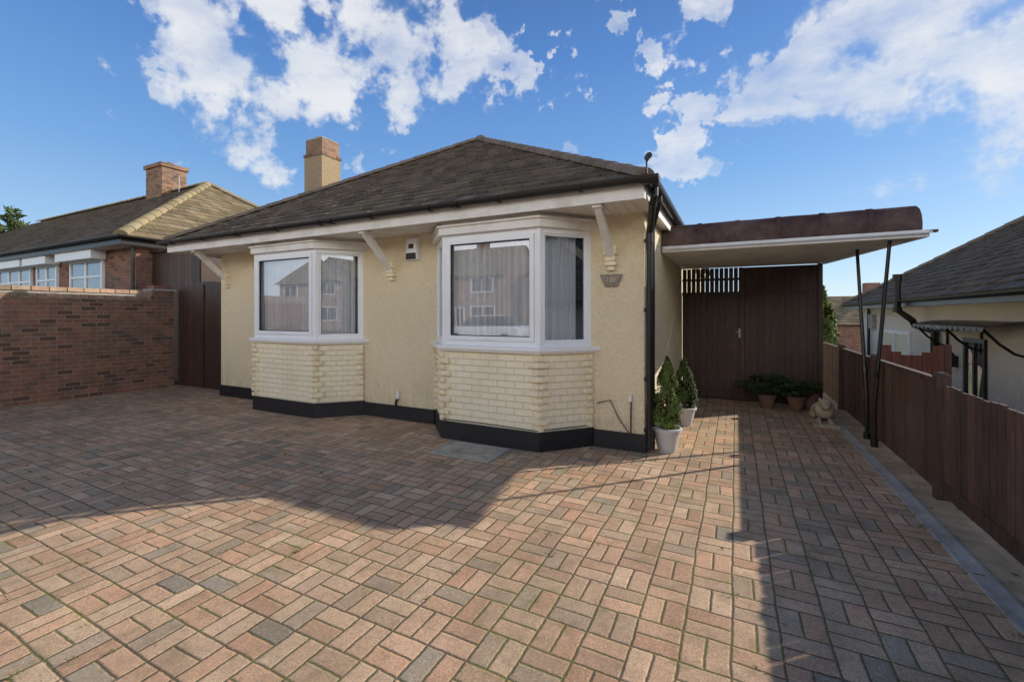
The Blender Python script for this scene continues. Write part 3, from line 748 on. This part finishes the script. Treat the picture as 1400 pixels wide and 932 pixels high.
m=MB(); m.box(3.5,3.6,16.0,16.4,1.1,1.5); m.obj('meter_box','conc',Rn)

# ================================================================ PLANTS
def conifer(name,cx,cy,z0,h,r,n,ls,mat='leaf',trunk=True):
    g=grp(name); m=MB()
    nb=46
    lob=[(rr(0,6.28),rr(.05,.95),rr(.7,1.3)) for _ in range(nb)]
    for i in range(n):
        a,t,k=random.choice(lob); a+=random.gauss(0,.22); t=min(.99,max(0,t+random.gauss(0,.05)))
        env=r*(min(1,t*5+.45))*(1-t)**.75*k
        q=env*(.35+.65*R()**.4)
        p=Vector((cx+q*math.cos(a),cy+q*math.sin(a),z0+h*t))
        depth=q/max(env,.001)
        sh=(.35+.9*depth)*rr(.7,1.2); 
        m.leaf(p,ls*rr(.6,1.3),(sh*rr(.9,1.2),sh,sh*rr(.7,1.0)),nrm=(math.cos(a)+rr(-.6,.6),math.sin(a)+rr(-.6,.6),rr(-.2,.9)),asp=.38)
    m.obj('foliage',mat,g)
    m=MB(); m.tube([(cx,cy,z0-.08),(cx+.01,cy,z0+h*.5),(cx,cy,z0+h*.9)],[r*.09,r*.06,.004],7)
    for k in range(16):
        t=.05+.8*k/16;a=k*2.4; e=r*(1-t)**.75*.8
        m.tube([(cx,cy,z0+h*t),(cx+e*math.cos(a),cy+e*math.sin(a),z0+h*t+e*.5)],[r*.03,.002],5)
    m.obj('stem','bark',g)
    return g
def pot(g,cx,cy,h,r,mat='pot'):
    m=MB(); m.lathe([(.0,.004),(r*.62,.004),(r*.66,.03),(r*.93,h*.85),(r*1.04,h*.86),(r*1.06,h*.98),(r*1.0,h),(r*.9,h),(r*.87,h*.85),(0,h*.85)],cx,cy,28); m.obj('pot',mat,g,smooth=False)
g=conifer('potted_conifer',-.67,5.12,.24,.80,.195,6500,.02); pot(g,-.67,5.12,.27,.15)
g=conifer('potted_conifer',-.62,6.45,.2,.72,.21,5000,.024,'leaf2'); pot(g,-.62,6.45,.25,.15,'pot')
def shrub(name,cx,cy,z0,rx_,ry_,rz_,n,ls,mat='leaf2',potr=0):
    g=grp(name); m=MB()
    cl=[]
    for _ in range(26):
        v=Vector((random.gauss(0,1),random.gauss(0,1),random.gauss(0,1))).normalized()*rr(.45,1); cl.append((v,rr(.18,.4)))
    for i in range(n):
        v,s=random.choice(cl); w=Vector((random.gauss(0,1),random.gauss(0,1),random.gauss(0,1))).normalized()*s*R()**.33
        p=v+w; 
        if p.z<-.7: continue
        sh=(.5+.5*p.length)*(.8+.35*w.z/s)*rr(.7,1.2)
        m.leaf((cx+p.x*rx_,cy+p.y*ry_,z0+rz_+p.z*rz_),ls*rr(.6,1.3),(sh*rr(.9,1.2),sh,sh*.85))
    m.obj('foliage',mat,g); m=MB()
    for k in range(9):
        v=cl[k][0]; m.tube([(cx,cy,z0-.1),(cx+v.x*rx_*.4,cy+v.y*ry_*.4,z0+rz_*.7),(cx+v.x*rx_*.9,cy+v.y*ry_*.9,z0+rz_+v.z*rz_*.9)],[rx_*.05,rx_*.035,.003],5)
    m.obj('stems','bark',g)
    if potr: pot(g,cx,cy,z0+.03,potr,'terra')
    return g
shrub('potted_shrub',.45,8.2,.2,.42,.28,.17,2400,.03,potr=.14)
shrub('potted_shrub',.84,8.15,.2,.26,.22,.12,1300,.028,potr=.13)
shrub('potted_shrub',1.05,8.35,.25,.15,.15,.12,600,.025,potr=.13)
LS=grp('stone_lion_statue'); m=MB()
cx,cy=1.08,7.35
def E(x,y,z,a,b,c): m.ell((cx+x,cy+y,z),(a,b,c))
E(0,.12,.15,.10,.22,.10); E(.0,.28,.14,.12,.12,.11); E(-.09,.25,.09,.05,.12,.06); E(.09,.25,.09,.05,.12,.06)
E(-.07,-.12,.06,.035,.13,.035);E(.07,-.12,.06,.035,.13,.035);E(0,-.06,.22,.12,.1,.13);E(0,-.12,.29,.075,.08,.08);E(0,-.19,.27,.045,.05,.04)
E(-.06,-.1,.36,.022,.015,.022);E(.06,-.1,.36,.022,.015,.022); m.tube([(cx+.1,cy+.35,.06),(cx+.16,cy+.2,.05),(cx+.15,cy+.05,.06)],.02,8)
o=m.obj('lion','stone',LS,smooth=True); rm=o.modifiers.new('r','REMESH'); rm.mode='VOXEL'; rm.voxel_size=.012; rm.use_smooth_shade=True
m=MB(); m.box(cx-.15,cx+.15,cy-.27,cy+.42,.0,.05); m.obj('base','stone',LS,bevel=.01)
conifer('conifer_tree',3.0,20.5,-1.0,3.6,.75,5000,.09,'leaf')
def tree(name,cx,cy,z0,h,r,n,ls):
    g=grp(name); m=MB(); cl=[]
    for _ in range(40):
        v=Vector((random.gauss(0,1),random.gauss(0,1),random.gauss(0,.8))).normalized()*rr(.3,1); cl.append((v,rr(.16,.34)))
    zc=z0+h*.65
    for i in range(n):
        v,s=random.choice(cl); w=Vector((random.gauss(0,1),random.gauss(0,1),random.gauss(0,1))).normalized()*s*R()**.4; p=v+w
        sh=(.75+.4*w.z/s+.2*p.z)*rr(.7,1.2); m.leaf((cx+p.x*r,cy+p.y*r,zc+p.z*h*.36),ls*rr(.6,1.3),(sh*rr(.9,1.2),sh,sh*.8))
    m.obj('foliage','leaf3',g); m=MB(); m.tube([(cx,cy,z0),(cx+.1,cy,z0+h*.35),(cx,cy,zc)],[r*.1,r*.08,r*.04],8)
    for v,s in cl[:14]: m.tube([(cx,cy,z0+h*.4),(cx+v.x*r*.5,cy+v.y*r*.5,zc-h*.05),(cx+v.x*r*.95,cy+v.y*r*.95,zc+v.z*h*.33)],[r*.05,r*.03,.01],6)
    m.obj('trunk','bark',g)
tree('tree',-57,17,0,11.3,3.2,3500,.28)
tree('tree',-70,14,0,11,3,2500,.3)
m=MB()
for k in range(26):
    cx=rr(2,60); cy=rr(70,90); z0=-4.5; r=rr(2.5,4.5); h=rr(3.5,6.5)
    for i in range(420):
        v=Vector((random.gauss(0,1),random.gauss(0,1),random.gauss(0,1))).normalized()*R()**.3
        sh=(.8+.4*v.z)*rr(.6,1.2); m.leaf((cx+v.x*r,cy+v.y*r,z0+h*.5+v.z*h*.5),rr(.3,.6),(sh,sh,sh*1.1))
m.obj('distant_trees','leaf3')
def house_box(name,x0,x1,y0,y1,z0,ze,zr,wall,windows=None):
    g=grp(name); m=MB(); m.box(x0,x1,y0,y1,z0,ze); 
    ym=(y0+y1)/2
    m.quad([(x0,y0,ze),(x0,y1,ze),(x0,ym,zr)]); m.quad([(x1,y0,ze),(x1,y1,ze),(x1,ym,zr)]); m.obj('walls',wall,g)
    m=MB(); slope(m,(x0-.3,y0-.4,ze-.15),(x1+.3,y0-.4,ze-.15),(x0-.3,ym,zr+.05),(x1+.3,ym,zr+.05),.4,.4); slope(m,(x1+.3,y1+.4,ze-.15),(x0-.3,y1+.4,ze-.15),(x1+.3,ym,zr+.05),(x0-.3,ym,zr+.05),.4,.4)
    m.quad([(x0-.3,y0-.4,ze-.2),(x1+.3,y0-.4,ze-.2),(x1+.3,ym,zr),(x0-.3,ym,zr)]); m.quad([(x0-.3,y1+.4,ze-.2),(x1+.3,y1+.4,ze-.2),(x1+.3,ym,zr),(x0-.3,ym,zr)])
    m.obj('roof_tiles','tile_tan_and_sunlit',g)
    m=MB(); m.box((x0+x1)/2-.5,(x0+x1)/2+.5,ym-.4,ym+.4,zr-.6,zr+1.1); m.obj('chimney','brick_r',g)
    if windows:
        wf=MB();wc=MB()
        for a,b,c,d in windows:
            f=.09; y=y1
            wf.box(a,b,y-.02,y+.06,c,c+f);wf.box(a,b,y-.02,y+.06,d-f,d);wf.box(a,a+f,y-.02,y+.06,c+f,d-f);wf.box(b-f,b,y-.02,y+.06,c+f,d-f);wf.box((a+b)/2-.04,(a+b)/2+.04,y-.02,y+.055,c+f,d-f)
            wc.quad([(a+f,y+.01,c+f),(b-f,y+.01,c+f),(b-f,y+.01,d-f),(a+f,y+.01,d-f)])
        wf.obj('window_frames','upvc',g); wc.obj('window_panes','dark',g)
    return g
house_box('house',7.0,13,42,50,-2.6,.9,3.0,'brick_r')
house_box('house',-48,-40,30,38,0,4.4,7.6,'white_cream')
for k,(x0,wl) in enumerate(((-46,'brick_o'),(-36,'white_cream'),(-26,'brick_o'),(-15.5,'brick_o'),(-5,'white_cream'),(5.5,'brick_o'),(16,'brick_o'),(27,'white_cream'))):
    ws=[(x0+.8,x0+3.2,.9,2.3),(x0+5.4,x0+7.8,.9,2.3),(x0+.8,x0+3.0,3.4,4.7),(x0+5.4,x0+7.6,3.4,4.7),(x0+3.8,x0+4.8,.1,2.2)]
    house_box('terraced_house',x0,x0+8.6,-32,-24,0,5.0,7.8,wl,ws)
m=MB(); m.box(-60,60,-12.4,-10.5,-.1,.02); m.obj('pavement','kerb')
def car(name,cx,cy,mat):
    g=grp(name)
    body=[(-2.1,.3),(-2.15,.55),(-2.05,.85),(-1.25,.95),(1.75,.98),(2.0,.9),(2.08,.6),(2.05,.3)]
    cab=[(-1.2,.94),(-.55,1.42),(.95,1.45),(1.7,.97)]
    def ext(prof,hw,tw,mat_,nm,bv=.05):
        m=MB(); 
        m.hexa([(cx+x,cy-(hw if z<1.1 else tw),z) for x,z in prof],[(cx+x,cy+(hw if z<1.1 else tw),z) for x,z in prof]); m.obj(nm,mat_,g,bevel=bv)
    ext(body,.86,.86,mat,'body',.08); ext(cab,.82,.62,'black','cabin',.04)
    ext([(-.5,1.42),(-.52,1.45),(.0,1.49),(.9,1.48),(.95,1.45)],.62,.62,mat,'roof',.02)
    m=MB()
    for wx in (-1.3,1.3):
        for wy in (-.8,.8): m.tube([(cx+wx,cy+wy-.1,.32),(cx+wx,cy+wy+.1,.32)],.32,20)
    m.obj('wheels','rubber',g)
    m=MB()
    for wx in (-1.3,1.3):
        for wy in (-.91,.91): m.tube([(cx+wx,cy+wy-.005,.32),(cx+wx,cy+wy+.005,.32)],.2,16)
    m.obj('wheel_trims','metal',g)
car('parked_car',-4.2,-9.4,'carpaint'); car('parked_car',-10.5,-9.4,'upvc'); car('parked_car',-17,-9.4,'carpaint')

# ================================================================ CAMERA
TH=math.radians(26.7)
cam=bpy.data.cameras.new('camera'); co=bpy.data.objects.new('camera',cam); S.collection.objects.link(co)
cam.sensor_width=36; cam.lens=607/1400*36; cam.shift_y=-36/1400; cam.clip_end=2000; cam.clip_start=.05
co.location=(0,0,1.5); co.rotation_euler=(math.radians(90),0,TH); S.camera=co
def pdir(x,y):
    u=(x-700)/607; v=(430-y)/607; F_=Vector((-math.sin(TH),math.cos(TH),0)); R_=Vector((math.cos(TH),math.sin(TH),0))
    return (F_+R_*u+Vector((0,0,v))).normalized()

# ================================================================ LIGHT
sd=Vector((1.5,1.46,1)).normalized(); el=math.asin(sd.z); az=math.atan2(sd.x,sd.y)
sl=bpy.data.lights.new('sun','SUN'); sl.energy=5.0; sl.angle=math.radians(.55); sl.color=(1,.92,.80)
so=bpy.data.objects.new('sun',sl); S.collection.objects.link(so); so.rotation_euler=sd.to_track_quat('Z','Y').to_euler(); so.location=(20,20,15)
w=bpy.data.worlds.new('World'); S.world=w; w.use_nodes=True; nt=w.node_tree; nt.nodes.clear(); g=G(nt)
wo=g.n('ShaderNodeOutputWorld'); bg=g.n('ShaderNodeBackground'); nt.links.new(bg.outputs[0],wo.inputs[0]); bg.inputs[1].default_value=.15
sk=g.n('ShaderNodeTexSky'); sk.sky_type='NISHITA'; sk.sun_disc=False; sk.sun_elevation=el; sk.sun_rotation=az; sk.air_density=1.0; sk.dust_density=.2; sk.ozone_density=2.0; sk.altitude=0
tc0=g.n('ShaderNodeTexCoord').outputs['Generated']
z=g.sep(tc0)[2]
grad=g.ramp(g.m('MAXIMUM',z,0.0),[(0,(.54,.73,.92)),(.10,(.38,.61,.89)),(.28,(.18,.41,.82)),(.50,(.075,.24,.66)),(.70,(.035,.11,.32)),(1,(.02,.06,.18))])
grad=g.vscale(grad,(6.67,6.67,6.67))
base=g.mix(.72,sk.outputs[0],grad)
wn=g.vscale(g.vadd(g.noise(8,5,.6,vec=tc0,col=True),(-.5,-.5,-.5)),(.085,.085,.055))
tcd=g.vadd(tc0,wn)
nd=g.noise(6,8,.6,vec=g.vscale(tc0,(1,1,2.3)))
blobs=[(270,88,4.5,.6),(335,95,6.5,.95),(400,62,6.5,.95),(465,95,6.5,1.0),(535,90,6.5,.95),(605,72,6,.9),(665,66,4.5,.7),(330,28,3.5,.4),(550,162,4.5,.7),(490,162,3.5,.5),(815,118,3.6,.6),(845,92,3.2,.6),(930,150,4,.7),(715,25,2.8,.65),(145,25,4,.5),(530,6,6,.5),(980,78,4.5,.65),(1050,62,5,.75),(1150,30,7,.6),(1200,65,7.5,.75),(1270,110,8,.75),(1190,130,6,.65),(1360,105,8,.75),(1320,25,8,.6),(1010,160,3.5,.5)]
tot=None
for x,y,r,k in blobs:
    dp=g.n('ShaderNodeVectorMath',operation='DOT_PRODUCT'); g.set(dp.inputs[0],tcd); dp.inputs[1].default_value=pdir(x,y)
    # squared distance of the (warped) direction from the blob centre -> soft dome
    q=g.mr(dp.outputs['Value'],math.cos(math.radians(r*1.3)),1.0,0,k); tot=q if tot is None else g.m('SMOOTH_MAX',tot,q,.12)
dens=g.m('ADD',tot,g.m('MULTIPLY',g.m('SUBTRACT',nd,.5),1.5))
gate=g.mr(tot,.05,.7,0,1,True)
cl=g.m('MULTIPLY',g.mr(dens,-.05,1.15,0,.88,True),gate)
ccol=g.mix(g.mr(nd,.35,.65,0,1),(4.9,5.15,5.6),(6.0,6.05,6.1))
fin=g.mix(cl,base,ccol)
# added fill glow, unseen behind the camera at low elevation, lifts the shaded facade
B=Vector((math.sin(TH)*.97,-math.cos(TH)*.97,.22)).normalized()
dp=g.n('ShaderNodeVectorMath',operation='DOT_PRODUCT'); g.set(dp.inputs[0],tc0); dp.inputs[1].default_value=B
fill_glow=g.m('MULTIPLY',g.mr(dp.outputs['Value'],.0,.4,0,1,True),g.mr(z,.28,.55,1,0,True))
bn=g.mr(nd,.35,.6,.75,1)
fin=g.mix(g.m('MULTIPLY',fill_glow,bn),fin,(17.2,16.7,15.8))
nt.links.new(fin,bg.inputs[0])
S.view_settings.view_transform='Standard'; S.view_settings.look='None'; S.view_settings.exposure=0
